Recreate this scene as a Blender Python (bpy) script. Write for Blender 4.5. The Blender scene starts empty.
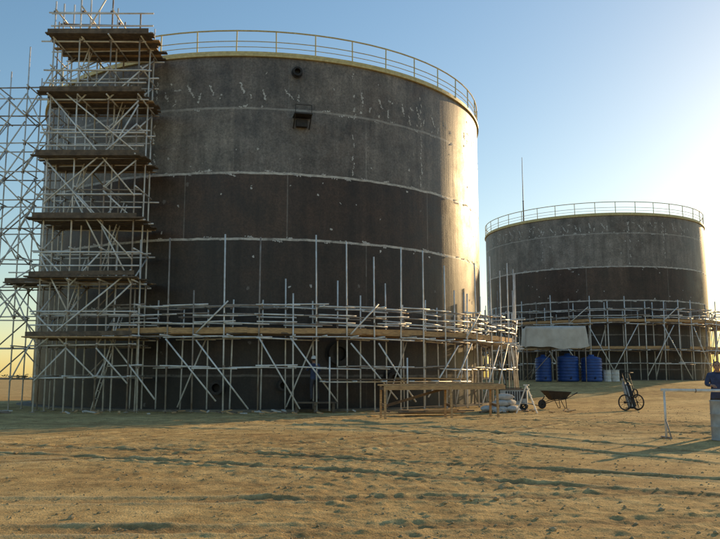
import bpy, math, random
import numpy as np
from mathutils import Vector, Matrix
random.seed(7); rng=np.random.default_rng(5)
S=bpy.context.scene
rad=math.radians

# ---------------------------------------------------------------- materials
def new_mat(name):
    m=bpy.data.materials.new(name); m.use_nodes=True
    nt=m.node_tree; b=nt.nodes['Principled BSDF']
    return m,nt,b
def simple(name,c1,c2=None,rough=.6,metal=0,scale=3,detail=4,bump=0,bscale=30,stretch=(1,1,1)):
    m,nt,b=new_mat(name); N=nt.nodes; L=nt.links
    c2=c2 or tuple(x*.6 for x in c1)
    tc=N.new('ShaderNodeTexCoord'); mp=N.new('ShaderNodeMapping'); mp.inputs['Scale'].default_value=stretch
    L.new(tc.outputs['Object'],mp.inputs[0])
    n=N.new('ShaderNodeTexNoise'); n.inputs['Scale'].default_value=scale; n.inputs['Detail'].default_value=detail
    n.inputs['Roughness'].default_value=.65
    L.new(mp.outputs[0],n.inputs['Vector'])
    r=N.new('ShaderNodeValToRGB'); r.color_ramp.elements[0].position=.35; r.color_ramp.elements[1].position=.65
    r.color_ramp.elements[0].color=(*c2,1); r.color_ramp.elements[1].color=(*c1,1)
    L.new(n.outputs[0],r.inputs[0]); L.new(r.outputs[0],b.inputs['Base Color'])
    b.inputs['Roughness'].default_value=rough; b.inputs['Metallic'].default_value=metal
    if bump:
        n2=N.new('ShaderNodeTexNoise'); n2.inputs['Scale'].default_value=bscale; L.new(mp.outputs[0],n2.inputs['Vector'])
        bp=N.new('ShaderNodeBump'); bp.inputs['Strength'].default_value=bump; bp.inputs['Distance'].default_value=.02
        L.new(n2.outputs[0],bp.inputs['Height']); L.new(bp.outputs[0],b.inputs['Normal'])
    return m
M_TUBE=simple('galvanised_tube',(.88,.86,.82),(.62,.57,.50),.42,.1,2.5)
M_TUBE2=simple('weathered_tube',(.42,.37,.32),(.25,.18,.13),.55,.15,2.5)
M_COUP=simple('coupler_steel',(.28,.22,.17),(.17,.12,.09),.6,.3,9)
M_WOOD=simple('scaffold_plank',(.64,.40,.18),(.36,.21,.10),.8,0,5,4,.3,20,(1,1,6))
M_WOODD=simple('old_plank',(.20,.14,.09),(.09,.065,.045),.85,0,4,4,.3,20)
M_YEL=simple('yellow_rail_paint',(.75,.62,.28),(.55,.43,.18),.5,0,6)
M_WHITE=simple('chalk_primer',(.66,.64,.60),(.40,.38,.36),.9,0,7)
M_DARK=simple('dark_steel',(.045,.038,.034),(.02,.018,.017),.6,.2,5)
M_BLUE=simple('blue_plastic',(.03,.09,.32),(.02,.06,.22),.4,0,3)
M_CANVAS=simple('canvas_tarp',(.78,.74,.66),(.62,.57,.49),.9,0,1.2,6,.4,4)
M_RUBBER=simple('rubber',(.025,.025,.025),(.04,.035,.03),.8,0,9)
M_SKIN=simple('skin',(.42,.24,.16),(.36,.2,.13),.55,0,8)
M_NAVY=simple('navy_workwear',(.05,.07,.15),(.03,.04,.085),.85,0,9,4,.4,20)
M_TROU=simple('dark_trousers',(.05,.05,.065),(.03,.03,.035),.85,0,9,4,.4,20)
M_BOOT=simple('boot_leather',(.03,.022,.018),None,.6)
M_HELM=simple('helmet_white',(.85,.84,.8),(.7,.68,.65),.35)
M_HAIR=simple('hair',(.02,.015,.01),None,.7)
M_RED=simple('red_paint',(.35,.05,.03),(.22,.04,.03),.5)
M_BWHITE=simple('white_barrier_paint',(.78,.76,.72),(.6,.55,.48),.5,0,6)
M_CONC=simple('ring_foundation_concrete',(.22,.18,.13),(.13,.11,.08),.9,0,2,4,.4,14)
M_GREY=simple('grey_machine_paint',(.42,.42,.40),(.28,.27,.25),.5,0,4)
M_ROOF=simple('roof_plate',(.12,.11,.10),(.08,.06,.05),.6,.2,1)
M_SACK=simple('woven_sack',(.60,.56,.50),(.42,.38,.33),.85,0,6,4,.5,25)

def tank_material(name,R,H,z0,rowh,gain=1.0):
    m,nt,b=new_mat(name); N=nt.nodes; L=nt.links
    def math_(op,a,bb=None,clamp=False):
        n=N.new('ShaderNodeMath'); n.operation=op; n.use_clamp=clamp
        for i,v in enumerate((a,bb)):
            if v is None: continue
            if isinstance(v,(int,float)): n.inputs[i].default_value=v
            else: L.new(v,n.inputs[i])
        return n.outputs[0]
    def noise(vec,sc,det=6,ro=.6):
        n=N.new('ShaderNodeTexNoise'); n.inputs['Scale'].default_value=sc; n.inputs['Detail'].default_value=det
        n.inputs['Roughness'].default_value=ro; L.new(vec,n.inputs['Vector']); return n.outputs[0]
    def comb(x,y,z):
        c=N.new('ShaderNodeCombineXYZ')
        for i,v in enumerate((x,y,z)):
            if isinstance(v,(int,float)): c.inputs[i].default_value=v
            else: L.new(v,c.inputs[i])
        return c.outputs[0]
    def ramp(f,els,interp='LINEAR'):
        r=N.new('ShaderNodeValToRGB'); r.color_ramp.interpolation=interp
        e=r.color_ramp.elements
        while len(e)<len(els): e.new(.5)
        for i,(p,c) in enumerate(els):
            e[i].position=p; e[i].color=(*c,1) if len(c)==3 else c
        L.new(f,r.inputs[0]); return r.outputs[0]
    def mix(f,a,bb,mode='MIX'):
        n=N.new('ShaderNodeMix'); n.data_type='RGBA'; n.blend_type=mode
        if isinstance(f,(int,float)): n.inputs[0].default_value=f
        else: L.new(f,n.inputs[0])
        for i,v in ((6,a),(7,bb)):
            if isinstance(v,tuple): n.inputs[i].default_value=(*v,1)
            else: L.new(v,n.inputs[i])
        return n.outputs[2]
    tc=N.new('ShaderNodeTexCoord'); sp=N.new('ShaderNodeSeparateXYZ'); L.new(tc.outputs['Object'],sp.inputs[0])
    ang=math_('ARCTAN2',sp.outputs[0],sp.outputs[1]); u=math_('MULTIPLY',ang,R); z=sp.outputs[2]
    P=tc.outputs['Object']
    jit=math_('MULTIPLY',math_('SUBTRACT',noise(P,1.2,3),.5),.12)
    zj=math_('ADD',z,jit)
    h=math_('DIVIDE',zj,H)
    L1=z0/H; s=rowh/H; G=lambda *c:tuple(x*gain for x in c)
    base=ramp(h,[(0,G(.017,.015,.014)),(L1,G(.036,.028,.024)),(L1+s,G(.046,.034,.028)),(L1+2*s,G(.068,.046,.035)),
                 (L1+3*s,G(.180,.165,.152)),(L1+4*s,G(.165,.150,.137))],'CONSTANT')
    bk=N.new('ShaderNodeTexBrick'); L.new(comb(math_('ADD',u,100.0),math_('ADD',math_('SUBTRACT',zj,z0),rowh*4),0),bk.inputs['Vector'])
    bk.inputs['Scale'].default_value=1; bk.inputs['Brick Width'].default_value=7.4; bk.inputs['Row Height'].default_value=rowh
    bk.inputs['Mortar Size'].default_value=.03; bk.inputs['Mortar Smooth'].default_value=.35; bk.inputs['Bias'].default_value=0
    bk.inputs['Color1'].default_value=(.80,.80,.82,1); bk.inputs['Color2'].default_value=(1.18,1.16,1.12,1); bk.inputs['Mortar'].default_value=(1,1,1,1)
    base=mix(1.0,base,bk.outputs['Color'],'MULTIPLY')
    st=noise(comb(math_('MULTIPLY',u,1.6),0,math_('MULTIPLY',z,.16)),1,5,.65)
    base=mix(1.0,base,ramp(st,[(.3,(.60,.58,.56)),(.7,(1.35,1.32,1.28))]),'MULTIPLY')
    mo=noise(P,.9,7,.75)
    base=mix(1.0,base,ramp(mo,[(.33,(.58,.56,.54)),(.66,(1.42,1.41,1.39))]),'MULTIPLY')
    rust=ramp(noise(P,.55,6,.72),[(.50,(0,0,0)),(.70,(1,1,1))])
    base=mix(math_('MULTIPLY',rust,.30),base,G(.125,.066,.036))
    fine=noise(P,11,4,.85)
    base=mix(1.0,base,ramp(fine,[(.32,(.55,.55,.55)),(.68,(1.45,1.45,1.45))]),'MULTIPLY')
    fm=math_('ABSOLUTE',math_('SUBTRACT',math_('MODULO',math_('ADD',math_('SUBTRACT',zj,z0),rowh*4.5),rowh),rowh*.5))
    line=math_('LESS_THAN',fm,.050)
    rowS=ramp(h,[(0,(.20,)*3),(L1+.5*s,(.35,)*3),(L1+1.5*s,(1,)*3),(L1+3.5*s,(.40,)*3)],'CONSTANT')
    pat=ramp(noise(P,2.2,5,.75),[(.34,(.35,)*3),(.56,(1,)*3)])
    seam=math_('MULTIPLY',math_('MULTIPLY',math_('MAXIMUM',line,math_('MULTIPLY',bk.outputs['Fac'],.22)),rowS),pat)
    base=mix(seam,base,(.62,.58,.52))
    vo=N.new('ShaderNodeTexVoronoi'); vo.inputs['Scale'].default_value=.8; L.new(P,vo.inputs['Vector'])
    dz=math_('LESS_THAN',math_('ADD',vo.outputs['Distance'],math_('MULTIPLY',noise(P,7,3,.8),.22)),.17)
    base=mix(math_('MULTIPLY',dz,.35),base,(.34,.31,.28))
    L.new(base,b.inputs['Base Color'])
    b.inputs['Specular IOR Level'].default_value=.42
    L.new(ramp(mo,[(.3,(.38,)*3),(.7,(.58,)*3)]),b.inputs['Roughness'])
    bp=N.new('ShaderNodeBump'); bp.inputs['Strength'].default_value=.45; bp.inputs['Distance'].default_value=.03
    hh=math_('ADD',math_('MULTIPLY',st,.9),math_('ADD',math_('MULTIPLY',line,.35),math_('MULTIPLY',fine,.25)))
    L.new(hh,bp.inputs['Height']); L.new(bp.outputs[0],b.inputs['Normal'])
    return m

# ---------------------------------------------------------------- mesh builder
class MB:
    def __init__(s): s.v=[];s.f=[];s.m=[]
    def add(s,vs,fs,mi=0):
        o=len(s.v); s.v.extend([tuple(p) for p in vs]); s.f.extend([tuple(i+o for i in f) for f in fs]); s.m.extend([mi]*len(fs))
    def tube(s,a,b,r,n=6,mi=0,r2=None):
        a=Vector(a);b=Vector(b);d=(b-a)
        if d.length<1e-6:return
        d.normalize(); up=Vector((0,0,1)) if abs(d.z)<.9 else Vector((1,0,0))
        x=d.cross(up).normalized(); y=d.cross(x); r2=r if r2 is None else r2
        vs=[a+(x*math.cos(2*math.pi*i/n)+y*math.sin(2*math.pi*i/n))*r for i in range(n)]
        vs+=[b+(x*math.cos(2*math.pi*i/n)+y*math.sin(2*math.pi*i/n))*r2 for i in range(n)]
        fs=[(i,(i+1)%n,n+(i+1)%n,n+i) for i in range(n)]+[tuple(range(n))[::-1],tuple(range(n,2*n))]
        s.add(vs,fs,mi)
    def path(s,pts,r,n=6,mi=0):
        for a,b in zip(pts[:-1],pts[1:]): s.tube(a,b,r,n,mi)
    def box(s,c,size,ax=None,mi=0,bev=0):
        ax=ax or Matrix.Identity(3); c=Vector(c)
        hx,hy,hz=[q/2 for q in size]
        vs=[c+ax@Vector((sx*hx,sy*hy,sz*hz)) for sx,sy,sz in ((-1,-1,-1),(1,-1,-1),(1,1,-1),(-1,1,-1),(-1,-1,1),(1,-1,1),(1,1,1),(-1,1,1))]
        s.add(vs,[(0,3,2,1),(4,5,6,7),(0,1,5,4),(1,2,6,5),(2,3,7,6),(3,0,4,7)],mi)
    def plank(s,a,b,w,t,mi=0):
        a=Vector(a);b=Vector(b);d=b-a;l=d.length;d.normalize()
        side=Vector((0,0,1)).cross(d)
        if side.length<1e-4: side=Vector((1,0,0))
        side.normalize(); up=d.cross(side)
        ax=Matrix((d,side,up)).transposed()
        s.box((a+b)/2,(l,w,t),ax,mi)
    def lathe(s,prof,n=32,mi=0,c=(0,0,0),ax=None,closed=False):
        ax=ax or Matrix.Identity(3); c=Vector(c); vs=[];fs=[]
        for r,z in prof:
            for i in range(n):
                t=2*math.pi*i/n; vs.append(c+ax@Vector((r*math.cos(t),r*math.sin(t),z)))
        k=len(prof)
        for j in range(k-1 if not closed else k):
            j2=(j+1)%k
            for i in range(n): fs.append((j*n+i,j*n+(i+1)%n,j2*n+(i+1)%n,j2*n+i))
        s.add(vs,fs,mi)
    def torus(s,c,R,r,ax=None,n=28,k=8,mi=0):
        s.lathe([(R+r*math.cos(2*math.pi*j/k),r*math.sin(2*math.pi*j/k)) for j in range(k)],n,mi,c,ax,True)
    def obj(s,name,mats,parent=None,smooth=False,loc=None):
        me=bpy.data.meshes.new(name); me.from_pydata(s.v,[],s.f)
        for m in mats: me.materials.append(m)
        me.polygons.foreach_set('material_index',s.m)
        if smooth: me.polygons.foreach_set('use_smooth',[True]*len(s.f))
        me.update(); o=bpy.data.objects.new(name,me); S.collection.objects.link(o)
        if parent: o.parent=parent
        if loc: o.location=loc
        return o
def empty(name,loc=(0,0,0),rz=0,sc=1):
    e=bpy.data.objects.new(name,None); e.location=loc; e.rotation_euler=(0,0,rz); e.scale=(sc,)*3; S.collection.objects.link(e); return e

# ---------------------------------------------------------------- ground
def ground_h(x,y):
    t=np.clip((y-40)/24.,0,1); t=t*t*(3-2*t)
    sx=np.clip((x+2)/10.,0,1); sx=sx*sx*(3-2*sx)
    fade=1-np.clip((y-150)/250.,0,1)
    return 1.1*t*sx*fade
def gz(x,y): return float(ground_h(np.array(float(x)),np.array(float(y))))
def vnoise(x,y,sc,seed):
    r=np.random.default_rng(seed); T=r.random((256,256))
    ca,sa=math.cos(seed*1.7),math.sin(seed*1.7)
    X=(x*ca-y*sa)*sc+37.3*seed; Y=(x*sa+y*ca)*sc+11.7*seed
    xi=np.floor(X).astype(int); yi=np.floor(Y).astype(int); fx=X-xi; fy=Y-yi
    fx=fx*fx*(3-2*fx); fy=fy*fy*(3-2*fy)
    g=lambda a,b:T[a%256,b%256]
    return (g(xi,yi)*(1-fx)+g(xi+1,yi)*fx)*(1-fy)+(g(xi,yi+1)*(1-fx)+g(xi+1,yi+1)*fx)*fy
def axis(parts):
    return np.concatenate([np.arange(a,b,s) for a,b,s in parts])
def geo(a,b,n): return list(np.geomspace(a,b,n))
xs=axis([(-30,-13,.25),(-13,-6,.055),(-6,7,.038),(7,14,.055),(14,30,.25)])
xs=np.concatenate([-np.array(geo(30.3,2500,24))[::-1],xs,np.array(geo(30.3,2500,24))])
ys=axis([(-20,5,1.),(5,6.5,.1),(6.5,15,.033),(15,24,.05),(24,38,.10),(38,90,.8)])
ys=np.concatenate([-np.array(geo(21,300,8))[::-1],ys,np.array(geo(91,4000,24))])
X,Y=np.meshgrid(xs,ys)
near=np.clip((47-Y)/12,0,1)*np.clip((28-np.abs(X))/8,0,1)*np.clip((Y+10)/6,0,1)
wx=X+.22*(vnoise(X,Y,2.6,91)-.5)+.8*(vnoise(X,Y,.4,92)-.5); wy=Y+.22*(vnoise(X,Y,2.4,93)-.5)+.8*(vnoise(X,Y,.45,94)-.5)
Z=np.zeros_like(X)
Z+=.09*(vnoise(X,Y,.13,1)-.5)+.03*(vnoise(wx,wy,.45,2)-.5)
Z+=.010*(vnoise(wx,wy,1.5,3)-.5)
rough=np.clip(vnoise(X,Y,.25,13)*2.4-.75,0.12,1)
Z+=rough*.014*(vnoise(wx,wy,4.4,5)-.5)
Z+=.024*rough*np.clip(vnoise(wx,wy,9.,6)-.5,0,1)*2
Z+=.014*rough*(vnoise(X,Y,16.,8)-.5)
Z+=.006*(vnoise(X,Y,22.,7)-.5)
tint=.25*(rough-.3)
# vehicle tracks: pairs of wheel ruts, straight-ish lines given by a point, heading and bend
tracks=[(-6,12,38,.010),(4,11,152,.006),(0,17,20,-.012),(3,21,160,.010),(-5,20,60,.004),(6,15,120,.006),(-2,27,8,.004),(2,9,12,.012),(8,25,140,0)]
for k,(px,py,hd,bend) in enumerate(tracks):
    ca,sa=math.cos(rad(hd)),math.sin(rad(hd))
    al=(X-px)*ca+(Y-py)*sa; la=-(X-px)*sa+(Y-py)*ca
    la=la-bend*al*al+.8*(vnoise(X,Y,.09,20+k)-.5)
    amt=np.clip(vnoise(X,Y,.11,40+k)*2.2-.2,0,1)*np.clip(.35+1.1*vnoise(X,Y,.9,140+k),0,1)
    for off in (-.85,.85):
        rr=la-off+.10*(vnoise(X,Y,1.1,60+k)-.5); w=.17+.05*vnoise(X,Y,.6,160+k)
        core=np.exp(-(rr/w)**4)
        edge=np.exp(-((np.abs(rr)-w*1.35)/(w*.34))**2)
        brk=vnoise(X,Y,2.6,80+k)
        cle=np.sin(al*2*math.pi/.17+np.abs(rr)*16)
        Z+=amt*(-.022*core+.024*edge*(.2+1.1*brk)+.006*cle*core*brk)
        tint+=amt*(core*(.45+.2*np.clip(-cle,0,1))-.4*edge)
Z*=near
Z+=ground_h(X,Y)
Z-=.05
nx,ny=len(xs),len(ys)
me=bpy.data.meshes.new('ground')
V=np.stack([X.ravel(),Y.ravel(),Z.ravel()],1)
idx=np.arange(nx*ny).reshape(ny,nx)
F=np.stack([idx[:-1,:-1].ravel(),idx[:-1,1:].ravel(),idx[1:,1:].ravel(),idx[1:,:-1].ravel()],1)
me.vertices.add(len(V)); me.vertices.foreach_set('co',V.ravel())
me.loops.add(F.size); me.loops.foreach_set('vertex_index',F.ravel())
me.polygons.add(len(F)); me.polygons.foreach_set('loop_start',np.arange(0,F.size,4))
me.polygons.foreach_set('use_smooth',np.ones(len(F),bool))
me.update(calc_edges=True); me.validate()
at=me.attributes.new('compacted','FLOAT','POINT'); at.data.foreach_set('value',(np.clip(tint*near,-.5,1)*.5+.5).ravel().astype(np.float32))
go=bpy.data.objects.new('ground',me); S.collection.objects.link(go)
m,nt,b=new_mat('sandy_soil'); N=nt.nodes; L=nt.links
tc=N.new('ShaderNodeTexCoord')
def nz(sc,det,ro=.65,st=(1,1,1)):
    mp=N.new('ShaderNodeMapping'); mp.inputs['Scale'].default_value=st; L.new(tc.outputs['Object'],mp.inputs[0])
    n=N.new('ShaderNodeTexNoise'); n.inputs['Scale'].default_value=sc; n.inputs['Detail'].default_value=det; n.inputs['Roughness'].default_value=ro
    L.new(mp.outputs[0],n.inputs['Vector']); return n.outputs[0]
def rp(f,els):
    r=N.new('ShaderNodeValToRGB'); e=r.color_ramp.elements
    while len(e)<len(els): e.new(.5)
    for i,(p,c) in enumerate(els): e[i].position=p; e[i].color=(*c,1)
    L.new(f,r.inputs[0]); return r.outputs[0]
def mx(f,a,bb,mode='MIX'):
    n=N.new('ShaderNodeMix'); n.data_type='RGBA'; n.blend_type=mode
    if isinstance(f,(int,float)): n.inputs[0].default_value=f
    else: L.new(f,n.inputs[0])
    for i,v in ((6,a),(7,bb)):
        if isinstance(v,tuple): n.inputs[i].default_value=(*v,1)
        else: L.new(v,n.inputs[i])
    return n.outputs[2]
c=rp(nz(.30,5,.7,(.6,1,1)),[(.35,(.44,.29,.12)),(.5,(.57,.40,.165)),(.66,(.69,.51,.23))])
c=mx(1.,c,rp(nz(1.6,6,.8),[(.34,(.56,.53,.50)),(.64,(1.28,1.28,1.28))]),'MULTIPLY')
c=mx(1.,c,rp(nz(20,4,.85),[(.32,(.62,.62,.62)),(.68,(1.32,1.32,1.32))]),'MULTIPLY')
an=N.new('ShaderNodeAttribute'); an.attribute_name='compacted'
c=mx(rp(an.outputs['Fac'],[(.5,(0,0,0)),(.95,(.9,.9,.9))]),c,(.21,.13,.06))
c=mx(rp(an.outputs['Fac'],[(.25,(.6,.6,.6)),(.5,(0,0,0))]),c,(.72,.56,.30))
L.new(c,b.inputs['Base Color']); b.inputs['Roughness'].default_value=.95; b.inputs['Specular IOR Level'].default_value=.12
bp=N.new('ShaderNodeBump'); bp.inputs['Strength'].default_value=.9; bp.inputs['Distance'].default_value=.026
ad=N.new('ShaderNodeMath'); ad.operation='ADD'; L.new(nz(7,5,.78),ad.inputs[0]); L.new(nz(40,3,.7),ad.inputs[1])
L.new(ad.outputs[0],bp.inputs['Height']); L.new(bp.outputs[0],b.inputs['Normal'])
me.materials.append(m)

# stones and clods
mb=MB()
ico=[(0,0,1),(.89,0,.45),(.28,.85,.45),(-.72,.53,.45),(-.72,-.53,.45),(.28,-.85,.45),(.72,.53,-.45),(-.28,.85,-.45),(-.89,0,-.45),(-.28,-.85,-.45),(.72,-.53,-.45),(0,0,-1)]
icf=[(0,1,2),(0,2,3),(0,3,4),(0,4,5),(0,5,1),(1,6,2),(2,7,3),(3,8,4),(4,9,5),(5,10,1),(6,7,2),(7,8,3),(8,9,4),(9,10,5),(10,6,1),(11,7,6),(11,8,7),(11,9,8),(11,10,9),(11,6,10)]
for i in range(8000):
    y=6+32*random.random()**1.1; x=random.uniform(-.62,.62)*y*1.1
    r=.006+.018*random.random()**3
    if random.random()<.008:r*=2
    ix=np.searchsorted(xs,x); iy=np.searchsorted(ys,y); z=Z[min(iy,ny-1),min(ix,nx-1)]
    mb.add([(x+p[0]*r*random.uniform(.7,1.4),y+p[1]*r*random.uniform(.7,1.4),z+r*.2+p[2]*r*.7*random.uniform(.7,1.2)) for p in ico],icf)
mb.obj('gravel_stones',[simple('stone',(.50,.37,.19),(.28,.20,.10),.9,0,4)])

# ---------------------------------------------------------------- tanks
def make_tank(c,R,H,zb,z0,rowh,camang,nposts,seed,details,gain):
    rnd=random.Random(seed)
    root=empty('steel_storage_tank',(c[0],c[1],zb))
    mat=tank_material('tank_shell_steel',R,H,z0,rowh,gain)
    mb=MB(); mb.lathe([(R,-.1),(R,H*.25),(R,H*.5),(R,H*.75),(R,H)],180); mb.obj('shell',[mat],root,True)
    mb=MB()
    mb.lathe([(R+.006,H-.10),(R+.11,H-.10),(R+.11,H-.005),(R+.006,H-.005)],180); mb.obj('top_curb_angle',[M_YEL],root)
    mb=MB(); mb.lathe([(R+.10,H+.004),(R*.66,H+.55),(R*.33,H+.95),(.05,H+1.1)],96); mb.obj('roof',[M_ROOF],root,True)
    mb=MB(); mb.lathe([(R+.004,.012),(R+.10,.012),(R+.10,.035),(R+.004,.035)],120)
    mb.obj('annular_plate',[M_DARK],root)
    mb=MB(); mb.lathe([(R+.75,-.4),(R+.7,.0),(R+.6,.01),(R-.3,.01)],120); mb.obj('ring_foundation',[M_CONC],root)
    mb=MB(); Rr=R+.02
    for i in range(nposts):
        t=2*math.pi*i/nposts; p=Vector((Rr*math.cos(t),Rr*math.sin(t),H))
        mb.tube(p,p+Vector((rnd.uniform(-.02,.02),rnd.uniform(-.02,.02),1.12)),.032)
    n=nposts*2
    for z,r in ((H+1.12,.034),(H+.62,.02),(H+.36,.016)):
        mb.path([(Rr*math.cos(2*math.pi*i/n),Rr*math.sin(2*math.pi*i/n),z) for i in range(n+1)],r,6)
    mb.lathe([(Rr-.01,H+.01),(Rr-.01,H+.15),(Rr+.01,H+.15),(Rr+.01,H+.01)],120,0)
    mb.obj('rim_railing',[M_YEL],root)
    mb=MB()
    def dab(phi,z,w,h,tilt):
        k=8; pts=[]
        for i in range(k):
            a=2*math.pi*i/k; q=rnd.uniform(.45,1.25)
            du=w*.5*q*math.cos(a); dz=h*.5*q*math.sin(a)
            du,dz=du*math.cos(tilt)-dz*math.sin(tilt),du*math.sin(tilt)+dz*math.cos(tilt)
            t=camang+phi+du/R; pts.append(((R+.008+rnd.uniform(0,.002))*math.cos(t),(R+.008)*math.sin(t),z+dz))
        mb.add(pts,[tuple(range(k))])
    def smear(phi,z,l,w,tilt):
        n=int(l/.045)+2
        for i in range(n):
            f=(i/(n-1)-.5)*l; q=1-abs(2*i/(n-1)-1)*.4
            if rnd.random()<.2: continue
            du=-f*math.sin(tilt)+rnd.uniform(-.03,.03); dz=f*math.cos(tilt)+rnd.uniform(-.02,.02)
            dab(phi+du/R,z+dz,w*q*rnd.uniform(.45,1.0),.10*rnd.uniform(.5,1.2),rnd.uniform(-1,1))
    for i in range(-36,44):
        ph=i*1.13/R+rnd.uniform(-.012,.012)
        if rnd.random()<.1: continue
        zz=z0+4*rowh+.75+rnd.uniform(-.12,.12)
        smear(ph-.014,zz+rnd.uniform(-.1,.15),.35+rnd.random()*.3,.16,rnd.uniform(.1,.75))
        if rnd.random()<.8: smear(ph+.020,zz-.28+rnd.uniform(-.1,.1),rnd.uniform(.2,.42),.16,rnd.uniform(-.4,.2))
        if rnd.random()<.5: smear(ph+.03,zz+.28,rnd.uniform(.15,.3),.13,rnd.uniform(.9,1.8))
        if rnd.random()<.4: dab(ph-.02,zz-.55,.12,.15,rnd.uniform(-.3,.4))
    for j,pr in ((3,.9),(2,.55),(1,.2),(4,.3)):
        for i in range(-60,70):
            if rnd.random()<pr: smear(i*.62/R+rnd.uniform(-.02,.02),z0+j*rowh+rnd.uniform(-.09,.09),rnd.uniform(.12,.45),rnd.uniform(.08,.18),1.57+rnd.uniform(-.3,.3))
    for ph in (rad(-24),rad(18),rad(36)):
        for z in np.arange(z0+3*rowh+.3,H-.5,.33):
            if rnd.random()<.7: smear(ph+rnd.uniform(-.006,.006),z,rnd.uniform(.08,.26),.13,rnd.uniform(-.3,.3))
    for i in range(90):
        dab(rnd.uniform(-1.4,1.5),rnd.uniform(5,H-.6),rnd.uniform(.04,.15),rnd.uniform(.04,.17),rnd.uniform(0,3))
    mb.obj('primer_dabs',[M_WHITE],root)
    if details:
        mb=MB()
        def nozzle(phi,z,r,L_=.3,mi=0,open_=True):
            t=camang+phi; out=Vector((math.cos(t),math.sin(t),0)); side=Vector((-math.sin(t),math.cos(t),0))
            ax=Matrix((side,Vector((0,0,1)),out)).transposed()
            c0=out*(R-.03)+Vector((0,0,z))
            mb.lathe([(r*1.7,.035),(r*1.7,.055),(r,.055),(r,L_),(r*1.45,L_),(r*1.45,L_+.05),(r*.9,L_+.05),(r*.9,.05),(.001,.05)],24,mi,c0,ax)
            for k in range(12):
                a=2*math.pi*k/12; p=c0+ax@Vector((r*1.28*math.cos(a),r*1.28*math.sin(a),L_-.02)); mb.tube(p,p+out*.1,.018,5,mi)
        nozzle(rad(5.6),14.95,.15,.22)
        nozzle(rad(14.5),2.35,.34,.3)
        nozzle(rad(3.5),1.0,.16,.4,0)
        nozzle(rad(27),1.2,.3,.3)
        nozzle(rad(-9),.9,.2,.4)
        t=camang+rad(6.6); out=Vector((math.cos(t),math.sin(t),0)); side=Vector((-math.sin(t),math.cos(t),0)); up=Vector((0,0,1))
        ax=Matrix((side,out,up)).transposed()
        c0=out*R+up*12.85
        mb.box(c0+out*.36,(.8,.66,.05),ax)
        for sx in (-.36,.36):
            mb.tube(c0+side*sx+out*.65,c0+side*sx-up*.5,.025); mb.tube(c0+side*sx+out*.65,c0+side*sx+out*.65+up*.4,.015)
        mb.tube(c0-side*.36+out*.65+up*.4,c0+side*.36+out*.65+up*.4,.015)
        mb.box(c0+out*.15-up*.3,(.5,.22,.32),ax)
        mb.obj('shell_nozzles_and_bracket',[M_DARK,M_WOODD],root)
    return root

C1=(-5.55,45.87); R1=12.5; H1=15.7; A1=math.atan2(-C1[1],-C1[0])
C2=(23.6,78.6); R2=10.6; Z2=1.1; H2=14.6; A2=math.atan2(-C2[1],-C2[0])
make_tank(C1,R1,H1,0,1.4,2.95,A1,44,3,True,1.0)
make_tank(C2,R2,H2,Z2,.9,3.0,A2,38,9,False,1.1)

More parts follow.
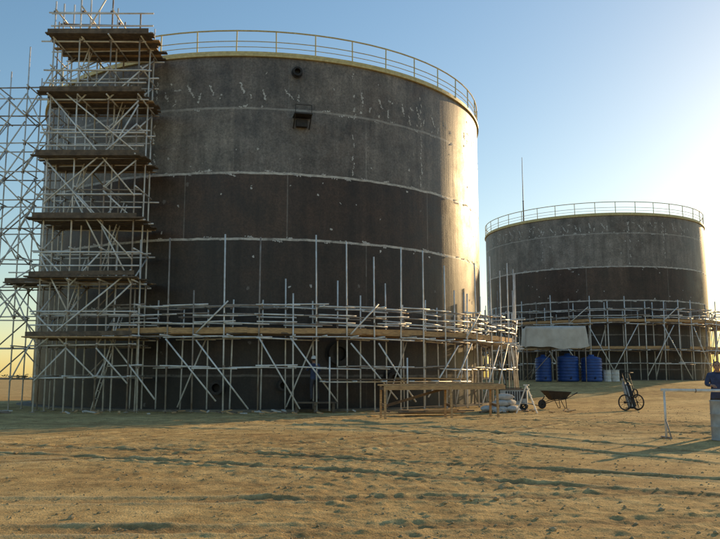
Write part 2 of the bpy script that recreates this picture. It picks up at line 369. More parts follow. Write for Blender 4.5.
# ---------------------------------------------------------------- ring scaffolding
def ring_scaffold(C,A,Rin,Rout,zg,phis,decks,ledg,tall,low,rt,seed,lowdeck=None):
    rnd=random.Random(seed)
    root=empty('ring_scaffolding',(C[0],C[1],zg))
    T=MB();W=MB();K=MB()
    P=lambda r,ph,z:Vector((r*math.cos(A+rad(ph)),r*math.sin(A+rad(ph)),z))
    for i,ph in enumerate(phis):
        for R,inner in ((Rin,True),(Rout,False)):
            o=rnd.uniform(-.6,.6)
            if inner: h=rnd.choice([low,low+.3,low-.4,tall*.8])
            else: h=tall+rnd.uniform(-.6,.5) if rnd.random()<.7 else low+rnd.uniform(-.2,.9)
            ln=rnd.uniform(-.08,.08)
            T.tube(P(R,ph+o,-.08),P(R+ln,ph+o+rnd.uniform(-.35,.35),h),rt,6,0 if rnd.random()<.85 else 1)
            T.box(P(R,ph+o,.0),(.16,.16,.02),None,1)
            for z in ledg: K.box(P(R,ph+o,z),(.10,.10,.12))
        for z in [d-.1 for d in decks]+([ledg[-1]] if i%2 else []):
            T.tube(P(Rin-.25,ph+.4,z),P(Rout+rnd.uniform(.15,.9),ph+.4,z),rt)
    for i in range(len(phis)-1):
        a,b=phis[i],phis[i+1]
        for z in ledg:
            for R in (Rout+.06,Rin+.06):
                if R<Rout and rnd.random()<.35: continue
                e=rnd.uniform(.1,2.2)
                za=z+rnd.uniform(-.06,.06)
                T.tube(P(R,a-e*.4,za),P(R,b+e,za+rnd.uniform(-.06,.06)),rt*.95,6,0 if rnd.random()<.75 else 1)
        top=decks[0]
        if i%3!=1:
            s=1 if rnd.random()<.5 else -1; e2=rnd.uniform(.3,.8)
            q=(a,b+(b-a)*e2) if s>0 else (b+(b-a)*e2,a)
            T.tube(P(Rout+.1,q[0],rnd.uniform(.05,.5)),P(Rout+.1,q[1],top-rnd.uniform(.1,.4)),rt)
        if i%4==2: T.tube(P(Rin+.1,a,.1),P(Rin+.1,b,top-.2),rt)
        if i%5==3: T.tube(P(Rout+.1,a,top),P(Rout+.1,b,top+1.3),rt)
    for z in decks:
        for k in range(5):
            R=Rin+.12+k*(Rout-Rin-.1)/5+.1
            ph=phis[0]-1+rnd.uniform(-2,1)
            while ph<phis[-1]:
                d=rnd.uniform(10,13.5)*(14/Rout)
                W.plank(P(R,ph,z+rnd.uniform(0,.02)),P(R,ph+d,z+rnd.uniform(0,.02)),.24,.05,0 if rnd.random()<.6 else 1); ph+=d-.4
        ph=phis[0]
        while ph<phis[-1]:
            d=rnd.uniform(9,13)
            if rnd.random()<.92: W.plank(P(Rout-.02,ph,z+.12),P(Rout-.02,ph+d,z+.12+rnd.uniform(-.02,.05)),.035,.22,0)
            ph+=d
    if lowdeck:
        a,b,z=lowdeck
        for k in range(4):
            R=Rout-.3+k*.24; W.plank(P(R,a,z),P(R,(a+b)/2,z),.22,.05,k%2); W.plank(P(R,(a+b)/2,z+.05),P(R,b,z+.02),.22,.05,0)
        ph=a
        while ph<=b: T.tube(P(Rout-.5,ph,z-.08),P(Rout+.8,ph,z-.08),rt); ph+=5
        T.tube(P(Rout+.5,a,z-.1),P(Rout+.5,b,z-.1),rt)
        for ph in (a+1,(a+b)/2,b-1): T.tube(P(Rout+.5,ph,0),P(Rout+.5,ph,z+.9),rt)
    T.obj('standards_ledgers_braces',[M_TUBE,M_TUBE2],root,True); W.obj('deck_planks',[M_WOOD,M_WOODD],root); K.obj('couplers',[M_COUP],root)
    return root
ring_scaffold(C1,A1,12.95,14.4,0,[-26+5*i for i in range(29)],[3.1],[1.75,2.95,3.55,3.85,4.25],6.9,4.6,.034,11,(9,38,1.25))
ring_scaffold(C2,A2,R2+.5,R2+2.0,Z2,[-100+7*i for i in range(30)],[4.9,2.6],[1.4,2.5,4.8,5.4,6.0],7.2,6.4,.042,12)

# ---------------------------------------------------------------- tower scaffolds
def tower(xsn,ysn,heights,decks,rt,seed,dense,ladders):
    rnd=random.Random(seed); root=empty('scaffold_tower',(0,0,0)); T=MB();W=MB();K=MB()
    nx_,ny_=len(xsn),len(ysn)
    for i,x in enumerate(xsn):
        for j,y in enumerate(ysn):
            h=heights[i]+rnd.uniform(-.5,.9)
            T.tube((x,y,-.08),(x+rnd.uniform(-.1,.1),y,h),rt,6,0 if rnd.random()<.8 else 1); T.box((x,y,-.03),(.18,.18,.02),None,1)
    zs=[]
    z=1.3
    while z<max(heights)-.2: zs.append(z); z+=1.28
    for z in zs:
        for y in ysn:
            xe=[x for x,h in zip(xsn,heights) if h>z]
            if len(xe)<2: continue
            T.tube((xe[0]-rnd.uniform(.1,.7),y+.06,z),(xe[-1]+rnd.uniform(.1,.5),y+.06,z+rnd.uniform(-.08,.08)),rt,6,0 if rnd.random()<.7 else 1)
            for x in xe: K.box((x,y+.03,z),(.09,.11,.10))
        for x,h in zip(xsn,heights):
            if h>z: T.tube((x+.06,ysn[0]-rnd.uniform(.1,.5),z+.08),(x+.06,ysn[-1]+rnd.uniform(.1,.4),z+.08),rt)
    for k,z in enumerate(zs[:-1]):
        for i in range(nx_-1):
            if min(heights[i],heights[i+1])<z+1.3: continue
            if rnd.random()<dense:
                a,b=(xsn[i],xsn[i+1]) if rnd.random()<.5 else (xsn[i+1],xsn[i])
                T.tube((a,ysn[0]-.05,z-.1+rnd.uniform(-.2,.2)),(b,ysn[0]-.05,z+(2.3 if rnd.random()<.5 else 1.2)),rt,6,0)
            if rnd.random()<dense*.6:
                a,b=(xsn[i],xsn[i+1]) if rnd.random()<.5 else (xsn[i+1],xsn[i])
                T.tube((a,ysn[-1]-.05,z-.1),(b,ysn[-1]-.05,z+1.2),rt,6,1)
        for i,x in enumerate(xsn):
            if heights[i]>z+1.3 and rnd.random()<dense*.5:
                T.tube((x,ysn[0],z),(x,ysn[-1],z+1.28),rt)
    for q in range(int(9*dense)):
        z=rnd.uniform(.2,max(heights)-6); a,b=(xsn[0],xsn[-1]) if rnd.random()<.5 else (xsn[-1],xsn[0])
        zt=min(z+rnd.uniform(3,6),min(heights)-.3)
        T.tube((a,ysn[0]-.12,z),(b,ysn[0]-.12,zt),rt)
    for z,xa,xb in decks:
        y=ysn[0]-.35
        while y<ysn[-1]+.3:
            W.plank((xa-rnd.uniform(.1,.6),y,z+rnd.uniform(0,.03)),(xb+rnd.uniform(.1,.5),y,z+rnd.uniform(0,.03)),.23,.05,1 if rnd.random()<.75 else 0); y+=.245
        for zz in (z+.5,z+1.05):
            T.tube((xa-.3,ysn[0]-.08,zz),(xb+.3,ysn[0]-.08,zz),rt)
        W.plank((xa-.3,ysn[0]-.40,z+.13),(xb+.2,ysn[0]-.40,z+.13+rnd.uniform(-.05,.05)),.035,.18,1)
    for n_,(z1,z2,x0,x1) in enumerate(ladders):
        y=(ysn[0]+ysn[-1])/2
        for d in (-.2,.2): T.tube((x0,y+d,z1),(x1,y+d,z2+.9),.025)
        n=int((z2-z1+.9)/.3)
        for q in range(n):
            f=(q+.5)/n; X_=x0+(x1-x0)*f; Z_=z1+(z2+.9-z1)*f; T.tube((X_,y-.2,Z_),(X_,y+.2,Z_),.016,5)
    T.obj('standards_ledgers_braces',[M_TUBE,M_TUBE2],root,True)
    if W.v: W.obj('deck_planks',[M_WOOD,M_WOODD],root)
    K.obj('couplers',[M_COUP],root)
dz=[2.9,5.3,7.7,10.3,13.0,15.5]
tower([-12.9,-11.7,-10.5,-9.2],[31.2,32.3,33.3],[17.4,17.9,17.0,16.6],[(z,-12.9,-9.2) if z<15 else (z,-12.7,-9.0) for z in dz],.034,21,.6,
      [(a,b,-12.4 if i%2 else -10.9,-11.4 if i%2 else -9.9) for i,(a,b) in enumerate(zip([0]+dz[:-1],dz))])
tower([-18.9,-17.3,-16.2,-14.8,-13.6],[33.3,34.6],[13.6,14.2,14.6,15.3,16.4],[(5.3,-14.8,-13.6)],.030,22,.95,[])

# ---------------------------------------------------------------- lightning mast
root=empty('lightning_mast',(20.3,95,1.05)); mb=MB()
mb.tube((0,0,0),(0,0,12),.18,10,0,.12); mb.tube((0,0,12),(0,0,22),.11,10,0,.07); mb.tube((0,0,22),(0,0,27.6),.055,8,0,.03)
mb.box((0,0,.1),(1,1,.3),None,0); mb.torus((0,0,12),.13,.03); mb.torus((0,0,22),.08,.03)
mb.obj('mast',[M_DARK],root)

# ---------------------------------------------------------------- canvas shelter + blue water tanks at far tank
root=empty('canvas_shelter',(15.2,61.6,1.03),rad(-6)); mb=MB()
WX,WY,z1,z2=2.35,1.6,2.55,4.2
loop=[]
per=[(-WX,-WY),(WX,-WY),(WX,WY),(-WX,WY)]
for s_ in range(4):
    (xa,ya),(xb,yb)=per[s_],per[(s_+1)%4]
    for q in range(18): f=q/18; loop.append((xa+(xb-xa)*f,ya+(yb-ya)*f,s_+f))
n=len(loop); vs=[];fs=[]; rows=9
for j in range(rows):
    v=j/(rows-1); z=z1+(z2-z1)*v
    for (x,y,t) in loop:
        fold=.05*math.sin(t*14)+.03*math.sin(t*31+v*3); k_=1+fold*(1-v)*.8-.04*v
        zz=z+(.10*math.sin(t*7)+.05*math.sin(t*19))*(1-v) - .10*v*abs(math.sin(math.pi*(t%1)))
        vs.append((x*k_,y*k_,zz))
for j in range(rows-1):
    for i in range(n): fs.append((j*n+i,j*n+(i+1)%n,(j+1)*n+(i+1)%n,(j+1)*n+i))
b0=len(vs)
for (x,y,t) in loop: vs.append((x*.5,y*.5,z2+.05))
vs.append((0,0,z2+.12))
for i in range(n): fs.append(((rows-1)*n+i,(rows-1)*n+(i+1)%n,b0+(i+1)%n,b0+i)); fs.append((b0+i,b0+(i+1)%n,len(vs)-1))
mb.add(vs,fs); mb.obj('canvas_cover',[M_CANVAS],root,True)
mb=MB()
for x in (-WX+.15,0,WX-.15):
    for y in (-WY+.15,WY-.15): mb.tube((x,y,-.1),(x,y,z2-.25),.045)
for y in (-WY+.15,WY-.15):
    mb.tube((-WX,y,z1+.1),(WX,y,z1+.1),.035); mb.tube((-WX+.15,y,.1),(0,y,z1),.03)
mb.obj('tube_frame',[M_TUBE2],root,True)
def water_tank(x,y,r,h):
    z=gz(x,y)-.04; root=empty('blue_water_tank',(x,y,z)); mb=MB(); pr=[(.01,0),(r*.96,0),(r,.06)]
    k=7
    for i in range(k):
        z0=.1+(h-.3)*i/k; z1=.1+(h-.3)*(i+1)/k; d=z1-z0
        pr+=[(r,z0+d*.1),(r,z0+d*.55),(r*.965,z0+d*.65),(r*.965,z0+d*.9)]
    pr+=[(r,h-.18),(r*.93,h-.06),(r*.5,h+.05),(r*.28,h+.08),(r*.28,h+.2),(.01,h+.21)]
    mb.lathe(pr,36); mb.obj('ribbed_body',[M_BLUE],root,True)
    mb=MB(); mb.tube((0,-r,.25),(0,-r-.25,.25),.05,10); mb.tube((0,-r-.18,.18),(0,-r-.18,.4),.02); mb.obj('outlet_valve',[M_DARK],root)
water_tank(14.2,60.9,.62,1.85); water_tank(16.1,61.0,.85,1.95); water_tank(17.9,60.8,.8,1.85)
def barrel(x,y,m,rz=0,z=None):
    z=gz(x,y)-.05 if z is None else z; root=empty('steel_drum',(x,y,z)); mb=MB(); r=.29
    mb.lathe([(.01,.01),(r*.96,.01),(r*.97,0),(r+.008,0),(r+.008,.02),(r,.03),(r,.28),(r+.012,.3),(r,.32),(r,.56),(r+.012,.58),(r,.6),(r,.85),(r+.008,.86),(r+.008,.88),(r*.96,.88),(r*.96,.865),(.01,.865)],28)
    mb.tube((.15,0,.865),(.15,0,.885),.035,10)
    mb.obj('drum_body',[m],root,True)
barrel(19.1,60.8,M_BWHITE); barrel(19.8,61.0,M_BWHITE)
barrel(8.16,17.75,M_GREY)

# ---------------------------------------------------------------- wooden trestle in front, right
def trestle():
    root=empty('wooden_trestle_platform',(2.75,27.4,0),rad(9)); mb=MB()
    for k in range(3): mb.plank((-2.2+.15*k,-.26+k*.26,1.08+.004*k),(2.2-.1*k,-.26+k*.26,1.09+.02*k),.24,.05,k%2)
    mb.plank((-2.0,-.42,.98),(2.25,-.42,1.0),.04,.14,0)
    for x in (-2.0,0.3,1.95):
        for y in (-.42,.36): mb.box((x,y-.03,.48),(.07,.07,1.14),Matrix.Rotation(rad(3 if y>0 else -3),3,'X'),0)
        mb.plank((x,-.42,.96),(x,.36,.96),.08,.1,1); mb.plank((x+.05,-.45,.35),(x+.05,.38,.4),.04,.09,1)
    mb.plank((-2.0,.40,.3),(.3,.40,.95),.04,.09,1)
    mb.obj('timber_frame',[M_WOOD,M_WOODD],root)
trestle()
def barrier():
    root=empty('pipe_barrier_rail',(0,0,0)); mb=MB()
    mb.tube((6.98,18.3,1.05),(9.6,18.5,1.02),.035,10,0)
    for x,y in ((7.05,18.3),(9.4,18.48)):
        mb.tube((x,y,-.09),(x,y,1.05),.028,8,0); mb.tube((x-.0,y-.3,-.03),(x,y+.3,-.03),.025,8,1); mb.tube((x,y-.28,0),(x,y,.4),.018,6,1)
    mb.torus((7.8,18.36,1.035),.04,.012,Matrix.Rotation(rad(90),3,'Y'),12,6,1)
    mb.obj('rail_and_legs',[M_BWHITE,M_TUBE2],root,True)
barrier()

# ---------------------------------------------------------------- gas cylinder trolley, wheelbarrow
def trolley(loc,rz,sc=1):
    root=empty('gas_cylinder_trolley',loc,rz,sc); mb=MB()
    RYY=Matrix.Rotation(rad(90),3,'Y'); tl=Matrix.Rotation(rad(-16),3,'X')
    for x in (-.42,.42):
        mb.torus((x,.05,.34),.31,.03,RYY,32,8,1)
        for k in range(10):
            a=2*math.pi*k/10; mb.tube((x,.05,.34),(x,.05+.3*math.cos(a),.34+.3*math.sin(a)),.007,4,0)
        mb.tube((x-.05,.05,.34),(x+.05,.05,.34),.04,8,0)
    mb.tube((-.46,.05,.34),(.46,.05,.34),.02,8,0)
    for x in (-.125,.125):
        c=Vector((x,0,.12)); mb.lathe([(.01,0),(.10,0),(.108,.03),(.108,.95),(.09,1.05),(.04,1.11),(.03,1.16),(.045,1.17),(.045,1.26),(.01,1.27)],18,2 if x<0 else 0,c,tl)
    q=lambda x,z:Vector((x,-.13,.1))+tl@Vector((0,0,z))
    for x in (-.24,.24): mb.tube(q(x,0),q(x,1.5),.018,8,0)
    for z in (0.05,.5,1.0): mb.tube(q(-.24,z),q(.24,z),.015,8,0)
    mb.path([q(-.24,1.5),q(-.24,1.5)+Vector((0,-.22,.04)),q(.24,1.5)+Vector((0,-.22,.04)),q(.24,1.5)],.016,8,0)
    mb.box((0,0,.1),(.55,.34,.03),None,0)
    mb.torus((.0,-.16,.72),.17,.03,Matrix.Rotation(rad(90),3,'X'),24,6,3)
    mb.obj('frame_cylinders_wheels',[M_DARK,M_RUBBER,M_GREY,M_RUBBER],root,True)
trolley((11.5,33.4,-.05),rad(35),1.0)
def wheelbarrow(loc,rz):
    root=empty('wheelbarrow',loc,rz); mb=MB(); RX=Matrix.Rotation(rad(90),3,'X')
    mb.torus((.75,0,.2),.16,.045,RX,26,8,1); mb.tube((.75,-.09,.2),(.75,.09,.2),.02,8,0); mb.lathe([(.01,-.02),(.12,-.02),(.12,.02),(.01,.02)],16,0,(.75,0,.2),RX)
    for s in (-1,1):
        mb.path([(.75,s*.08,.2),(.25,s*.2,.36),(-.3,s*.27,.42),(-.85,s*.30,.68)],.018,8,0); mb.tube((-.72,s*.295,.62),(-.9,s*.305,.70),.024,8,1)
        mb.path([(-.05,s*.24,.40),(-.25,s*.25,.02),(-.35,s*.25,.02),(-.3,s*.26,.42)],.016,8,0)
    lo=[(-.35,-.22,.42),(.30,-.16,.40),(.30,.16,.40),(-.35,.22,.42)]; hi=[(-.55,-.36,.72),(.62,-.30,.78),(.62,.30,.78),(-.55,.36,.72)]
    li=[(x*.97,y*.95,z+.02) for x,y,z in lo]; hj=[(x*.97,y*.95,z) for x,y,z in hi]
    vs=lo+hi+li+hj; fs=[(3,2,1,0)]+[(i,(i+1)%4,4+(i+1)%4,4+i) for i in range(4)]+[(8,9,10,11)]+[(8+(i+1)%4,8+i,12+i,12+(i+1)%4) for i in range(4)]+[(4+i,4+(i+1)%4,12+(i+1)%4,12+i) for i in range(4)]
    mb.add(vs,fs,0); mb.path([hi[0],hi[1],hi[2],hi[3],hi[0]],.014,6,0)
    mb.obj('tray_frame_wheel',[M_DARK,M_RUBBER],root)
wheelbarrow((8.75,35.2,-.04),rad(200))
def welder(loc,rz):
    root=empty('welding_generator',loc,rz); mb=MB()
    mb.box((0,0,.55),(1.1,.6,.62),None,0); mb.box((0,0,.875),(1.16,.66,.03),None,1)
    for i in range(7): mb.box((-.3+.1*i,-.304,.6),(.05,.012,.4),None,1)
    mb.box((.4,-.305,.65),(.2,.015,.3),None,1)
    mb.tube((-.35,-.3,.93),(.35,-.3,.93),.0+.02,8,1)
    for x in (-.38,.38):
        for y in (-.32,.32): mb.torus((x,y,.17),.12,.05,Matrix.Rotation(rad(90),3,'X'),22,8,2)
        mb.tube((x,-.34,.17),(x,.34,.17),.03,8,1)
    mb.path([(.55,0,.3),(1.0,0,.2),(1.25,0,.6)],.02,8,1); mb.tube((1.25,-.15,.6),(1.25,.15,.6),.02,8,1)
    mb.tube((-.35,.1,.88),(-.35,.1,1.1),.035,8,1)
    mb.obj('housing_and_wheels',[M_GREY,M_DARK,M_RUBBER],root)
welder((6.5,33.3,-.04),rad(-15))
def aframe(loc,rz):
    root=empty('folding_stepladder',loc,rz); mb=MB()
    for s in (-1,1):
        for x in (-.22,.22): mb.box((x,s*.2,.55),(.05,.03,1.15),Matrix.Rotation(rad(s*20),3,'X'),0)
    for k in range(4):
        z=.2+k*.25; mb.box((0,-(.38-.36*z/1.1),z),(.42,.09,.025),None,0)
    mb.box((0,0,1.1),(.5,.2,.03),None,0); mb.tube((-.2,-.25,.4),(-.2,.25,.4),.01,5,0)
    mb.obj('rails_and_treads',[M_BWHITE],root)
aframe((6.45,30.6,-.06),rad(75))
# sacks
root=empty('sack_pile'); mb=MB()
def sack(c,L_,W_,H_,rz):
    n,k=14,9; vs=[]; Rz=Matrix.Rotation(rz,3,'Z')
    for j in range(k+1):
        v=-1+2*j/k; e=max(1-abs(v)**3.2,.02)
        for i in range(n):
            t=2*math.pi*i/n; cx,sx=math.cos(t),math.sin(t)
            w=.6+.4*e; p=Vector((v*L_/2,math.copysign(abs(cx)**.7,cx)*W_/2*w,math.copysign(abs(sx)**.8,sx)*H_/2*e**.7))
            p*=1+random.uniform(-.04,.04); vs.append(Vector(c)+Rz@p)
    fs=[(j*n+i,(j+1)*n+i,(j+1)*n+(i+1)%n,j*n+(i+1)%n) for j in range(k) for i in range(n)]+[tuple(range(n)),tuple(range(k*n,k*n+n))[::-1]]
    mb.add(vs,fs)
for (x,y,z,rz) in ((5.5,31.2,.08,.2),(6.05,31.3,.1,1.2),(5.7,31.75,.1,-.4),(5.6,31.35,.32,.5),(5.95,31.6,.34,1.0),(5.75,31.5,.56,.1),(5.1,31.5,.1,.9)):
    sack((x,y,z),.75,.45,.26,rz)
mb.obj('sacks',[M_SACK],root,True)
root=empty('loose_timber_pile'); mb=MB()
for i in range(9):
    a=random.uniform(-.3,.3); x=2.3+random.uniform(-.9,.9); y=29.4+random.uniform(-.6,.5); l=random.uniform(.7,1.6)
    z=.02+.05*(i//3); mb.plank((x-l*math.cos(a),y-l*math.sin(a)*.6,z),(x+l*math.cos(a),y+l*math.sin(a)*.6,z+random.uniform(0,.08)),.2,.045,i%2)
mb.obj('boards',[M_WOOD,M_WOODD],root)
root=empty('site_litter'); mb=MB()
for i in range(60):
    x=random.uniform(-12,9); y=30.6+random.uniform(-1.3,.9)+max(0,(x-2)*.25); a=random.uniform(0,3.1); l=random.uniform(.08,.5)
    mb.plank((x,y,.0),(x+l*math.cos(a),y+l*math.sin(a),random.uniform(0,.08)),random.uniform(.05,.18),.04,random.choice((0,1,2)))
mb.obj('offcuts',[M_WOOD,M_WOODD,M_SACK],root)
root=empty('scaffold_tube_stack'); mb=MB()
for i in range(12):
    y=30.1+.07*(i%6)+random.uniform(-.05,.05); mb.tube((-17+random.uniform(-.4,.4),y,.0+.055*(i//6)),(-13.5+random.uniform(-.4,.4),y+random.uniform(-.3,.3),.0+.055*(i//6)),.027,6,i%2)
mb.obj('tubes',[M_TUBE,M_TUBE2],root,True)
root=empty('low_work_platform',(-1.85,32.45,0),rad(4)); mb=MB()
for k in range(5): mb.plank((-.9,-.5+.25*k,.32),(.9,-.5+.25*k,.32),.235,.05,k%2)
for x in (-.75,0,.75):
    mb.box((x,0,.245),(.1,1.2,.09),None,1)
    for y in (-.5,.5): mb.box((x,y,.06),(.1,.1,.27),None,1)
mb.obj('boards_and_bearers',[M_WOODD,M_WOODD],root)

# ---------------------------------------------------------------- people
def skin_mesh(name,pts,edges,radii,root_i,sub=2):
    me=bpy.data.meshes.new(name); me.from_pydata(pts,edges,[]); o=bpy.data.objects.new(name,me); S.collection.objects.link(o)
    md=o.modifiers.new('s','SKIN'); md.use_smooth_shade=True
    for i,r in enumerate(radii):
        d=me.skin_vertices[0].data[i]; d.radius=(r,r) if not isinstance(r,tuple) else r; d.use_root=(i==root_i)
    sb=o.modifiers.new('b','SUBSURF'); sb.levels=sub; sb.render_levels=sub
    dg=bpy.context.evaluated_depsgraph_get(); m2=bpy.data.meshes.new_from_object(o.evaluated_get(dg))
    bpy.data.objects.remove(o); o=bpy.data.objects.new(name,m2); S.collection.objects.link(o); return o
def worker(loc,rz,arms,lean=0,helmet=True,step=.0,name='construction_worker',sc=1.0):
    root=empty(name,loc,rz,sc)
    J={'pel':(0,0,.95),'wa':(0,-.01-lean*.1,1.10),'ch':(0,-lean*.3,1.32),'nk':(0,-.0-lean*.42,1.48),'hd':(0,-.02-lean*.46,1.56)}
    J['hipL']=(.10,0,.90);J['hipR']=(-.10,0,.90);J['knL']=(.12,-.03-step,.50);J['knR']=(-.12,-.02+step*.6,.50)
    J['anL']=(.13,.02-step,.09);J['anR']=(-.13,.04+step*1.6,.09);J['toL']=(.15,-.14-step,.045);J['toR']=(-.15,-.12+step*1.6,.045)
    sh=J['ch']
    for s,n in ((1,'L'),(-1,'R')):
        J['sh'+n]=(s*.19,sh[1]-.0-lean*.08,1.42); el,wr=arms[n]; J['el'+n]=el; J['wr'+n]=wr
    names=list(J); pts=[J[k] for k in names]; ix={k:i for i,k in enumerate(names)}
    E=[('pel','wa'),('wa','ch'),('ch','nk'),('nk','hd'),('pel','hipL'),('pel','hipR'),('hipL','knL'),('knL','anL'),('anL','toL'),('hipR','knR'),('knR','anR'),('anR','toR'),
       ('ch','shL'),('shL','elL'),('elL','wrL'),('ch','shR'),('shR','elR'),('elR','wrR')]
    rd={'pel':(.16,.12),'wa':(.155,.115),'ch':(.17,.125),'nk':.065,'hd':.055,'hipL':.105,'hipR':.105,'knL':.072,'knR':.072,'anL':.055,'anR':.055,'toL':.045,'toR':.045,
        'shL':.078,'shR':.078,'elL':.052,'elR':.052,'wrL':.036,'wrR':.036}
    o=skin_mesh('body',pts,[(ix[a],ix[b_]) for a,b_ in E],[rd[k] for k in names],ix['pel'])
    for mm in (M_NAVY,M_TROU,M_BOOT,M_SKIN): o.data.materials.append(mm)
    wl,wr_=Vector(J['wrL']),Vector(J['wrR'])
    for p in o.data.polygons:
        c=p.center; mi=0
        if (c-wl).length<.05 or (c-wr_).length<.05: mi=3
        elif c.z<.13: mi=2
        elif c.z<.88 and abs(c.x)<.26 and min((c-wl).length,(c-wr_).length)>.12 and (c-Vector(J['elL'])).length>.1 and (c-Vector(J['elR'])).length>.1: mi=1
        elif c.z>1.50 and abs(c.x)<.1: mi=3
        p.material_index=mi; p.use_smooth=True
    o.parent=root
    for n in 'LR':
        w=Vector(J['wr'+n]); e=Vector(J['el'+n]); d=(w-e).normalized(); side=d.cross(Vector((0,0,1)) if abs(d.z)<.8 else Vector((0,1,0))).normalized(); up=side.cross(d)
        cu=-up if up.z>0 else up
        pts=[w,w+d*.05,w+d*.085]; ed=[(0,1),(1,2)]; rr=[.028,(.036),.034]
        for k,(off,l) in enumerate(((-.03,.066),(-.01,.076),(.011,.07),(.031,.055))):
            b0=len(pts); base=w+d*.09+side*off
            pts+=[base,base+d*l*.45+cu*.008,base+d*l*.75+cu*.025,base+d*l*.9+cu*.045]; rr+=[.011,.0095,.009,.008]
            ed+=[(2,b0),(b0,b0+1),(b0+1,b0+2),(b0+2,b0+3)]
        b0=len(pts); ts=-1; pts+=[w+d*.03+side*.03*ts+cu*.01,w+d*.06+side*.055*ts+cu*.02,w+d*.085+side*.06*ts+cu*.03]; rr+=[.014,.011,.009]; ed+=[(1,b0),(b0,b0+1),(b0+1,b0+2)]
        h=skin_mesh('hand_'+n,pts,ed,rr,0,1); h.data.materials.append(M_SKIN); h.parent=root
    hx=Vector(J['hd'])+Vector((0,-.015,.075)); mb=MB()
    prof=[(.001,-.125),(.035,-.118),(.052,-.095),(.064,-.06),(.073,-.02),(.077,.02),(.076,.05),(.066,.085),(.045,.108),(.001,.12)]
    n=24; vs=[]
    for r,z in prof:
        for i in range(n):
            t=2*math.pi*i/n; y=r*math.sin(t)*1.22
            if y>0 and z<-.05: y*=.75
            vs.append(hx+Vector((r*math.cos(t),y-(.012 if z<-.08 else 0),z)))
    fs=[(j*n+i,j*n+(i+1)%n,(j+1)*n+(i+1)%n,(j+1)*n+i) for j in range(len(prof)-1) for i in range(n)]
    mb.add(vs,fs,0)
    mb.add([hx+Vector(q) for q in ((0,-.09,.015),(-.016,-.088,-.03),(.016,-.088,-.03),(0,-.118,-.028),(0,-.088,-.038))],[(0,1,3),(0,3,2),(1,4,3),(2,3,4)],0)
    for s in (-1,1):
        mb.lathe([(.001,-.008),(.024,-.008),(.028,0),(.024,.008),(.001,.008)],12,0,hx+Vector((s*.08,.005,-.01)),Matrix.Rotation(rad(90),3,'Y'))
        mb.lathe([(.001,-.006),(.010,-.003),(.010,.003),(.001,.006)],10,1,hx+Vector((s*.03,-.088,.012)),Matrix.Rotation(rad(90),3,'X'))
        mb.box(hx+Vector((s*.03,-.092,.030)),(.032,.008,.006),None,1)
    mb.box(hx+Vector((0,-.084,-.062)),(.045,.008,.007),None,2)
    n=24; vs=[];pr=[(.081,-.03),(.083,.02),(.081,.055),(.070,.092),(.047,.117),(.001,.128)]
    for r,z in pr:
        for i in range(n):
            t=2*math.pi*i/n; y=r*math.sin(t)*1.22+.014; vs.append(hx+Vector((r*math.cos(t),max(y,-.045) if z<.05 else y,z)))
    mb.add(vs,[(j*n+i,j*n+(i+1)%n,(j+1)*n+(i+1)%n,(j+1)*n+i) for j in range(len(pr)-1) for i in range(n)],1)
    mb.obj('head',[M_SKIN,M_HAIR,M_RED],root,True)
    if helmet:
        mb=MB(); vs=[];pr=[(.135,.038),(.112,.045),(.108,.075),(.098,.115),(.073,.15),(.04,.168),(.001,.174)]
        for k,(r,z) in enumerate(pr):
            for i in range(n):
                t=2*math.pi*i/n; ext=1.3 if (k==0 and math.sin(t)<-.3) else 1.15
                vs.append(hx+Vector((r*math.cos(t)*(.9 if k==0 else 1),r*math.sin(t)*ext,z)))
        mb.add(vs,[(j*n+i,j*n+(i+1)%n,(j+1)*n+(i+1)%n,(j+1)*n+i) for j in range(len(pr)-1) for i in range(n)],0)
        mb.tube(hx+Vector((0,-.11,.11)),hx+Vector((0,.10,.12)),.012,6,0)
        mb.obj('hard_hat',[M_HELM],root,True)
relaxed={'L':((.25,.03,1.16),(.27,-.06,.92)),'R':((-.25,.03,1.16),(-.26,-.07,.92))}
work={'L':((.26,-.12,1.22),(.18,-.38,1.28)),'R':((-.26,-.10,1.20),(-.15,-.36,1.18))}
worker((-1.85,32.15,.345),rad(205),work,.15,sc=1.04)
worker((8.6,18.95,-.03),rad(-20),work,.1,False,.04)

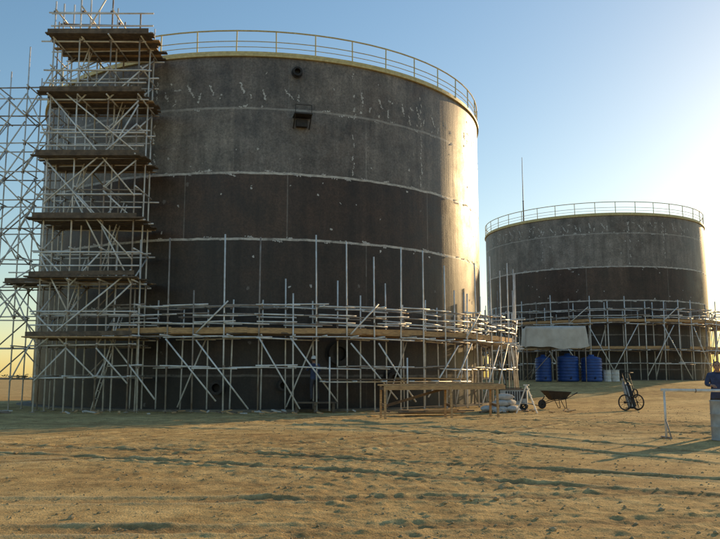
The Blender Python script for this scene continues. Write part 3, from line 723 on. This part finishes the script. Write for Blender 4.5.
# ---------------------------------------------------------------- far tree line on horizon
mb=MB()
for k in range(2600):
    x=random.uniform(-420,-60) if random.random()<.6 else random.uniform(100,400); y=420+random.uniform(-20,20)
    hgt=2.2+2.2*abs(math.sin(x*.05)+.6*math.sin(x*.17)); z=random.random()*hgt
    r=random.uniform(.4,1.3)
    mb.add([(x+random.uniform(-r,r),y+random.uniform(-r,r),z+random.uniform(-r,r)*.8) for _ in range(3)],[(0,1,2)])
mb.obj('distant_tree_line',[simple('far_foliage',(.07,.085,.04),(.04,.05,.03),.9,0,.2)])

# ---------------------------------------------------------------- light, world, camera
AZ,EL=40,14
sd=Vector((math.sin(rad(AZ))*math.cos(rad(EL)),math.cos(rad(AZ))*math.cos(rad(EL)),math.sin(rad(EL))))
sun=bpy.data.lights.new('sun','SUN'); sun.energy=5; sun.angle=rad(.53); sun.color=(1,.68,.33)
so=bpy.data.objects.new('sun',sun); so.rotation_euler=(-sd).to_track_quat('-Z','Y').to_euler(); S.collection.objects.link(so)
w=bpy.data.worlds.new('World'); S.world=w; w.use_nodes=True
N=w.node_tree.nodes; L=w.node_tree.links
sk=N.new('ShaderNodeTexSky'); sk.sky_type='NISHITA'; sk.sun_disc=False; sk.sun_elevation=rad(EL); sk.sun_rotation=rad(AZ)
sk.air_density=1.15; sk.dust_density=.4; sk.ozone_density=1.6
gm=N.new('ShaderNodeGamma'); gm.inputs['Gamma'].default_value=.84
hs=N.new('ShaderNodeHueSaturation'); hs.inputs['Saturation'].default_value=1.28; hs.inputs['Value'].default_value=1.34
bg=N['Background']; bg.inputs['Strength'].default_value=.15
L.new(sk.outputs[0],gm.inputs[0]); L.new(gm.outputs[0],hs.inputs['Color']); L.new(hs.outputs[0],bg.inputs[0])
cam=bpy.data.cameras.new('camera'); cam.sensor_width=36; cam.lens=39; cam.clip_end=6000; cam.clip_start=.1
co=bpy.data.objects.new('camera',cam); co.location=(0,0,1.35); co.rotation_euler=(rad(90+7.85),0,0); S.collection.objects.link(co)
S.camera=co
S.view_settings.view_transform='Standard'; S.view_settings.look='None'; S.view_settings.exposure=0
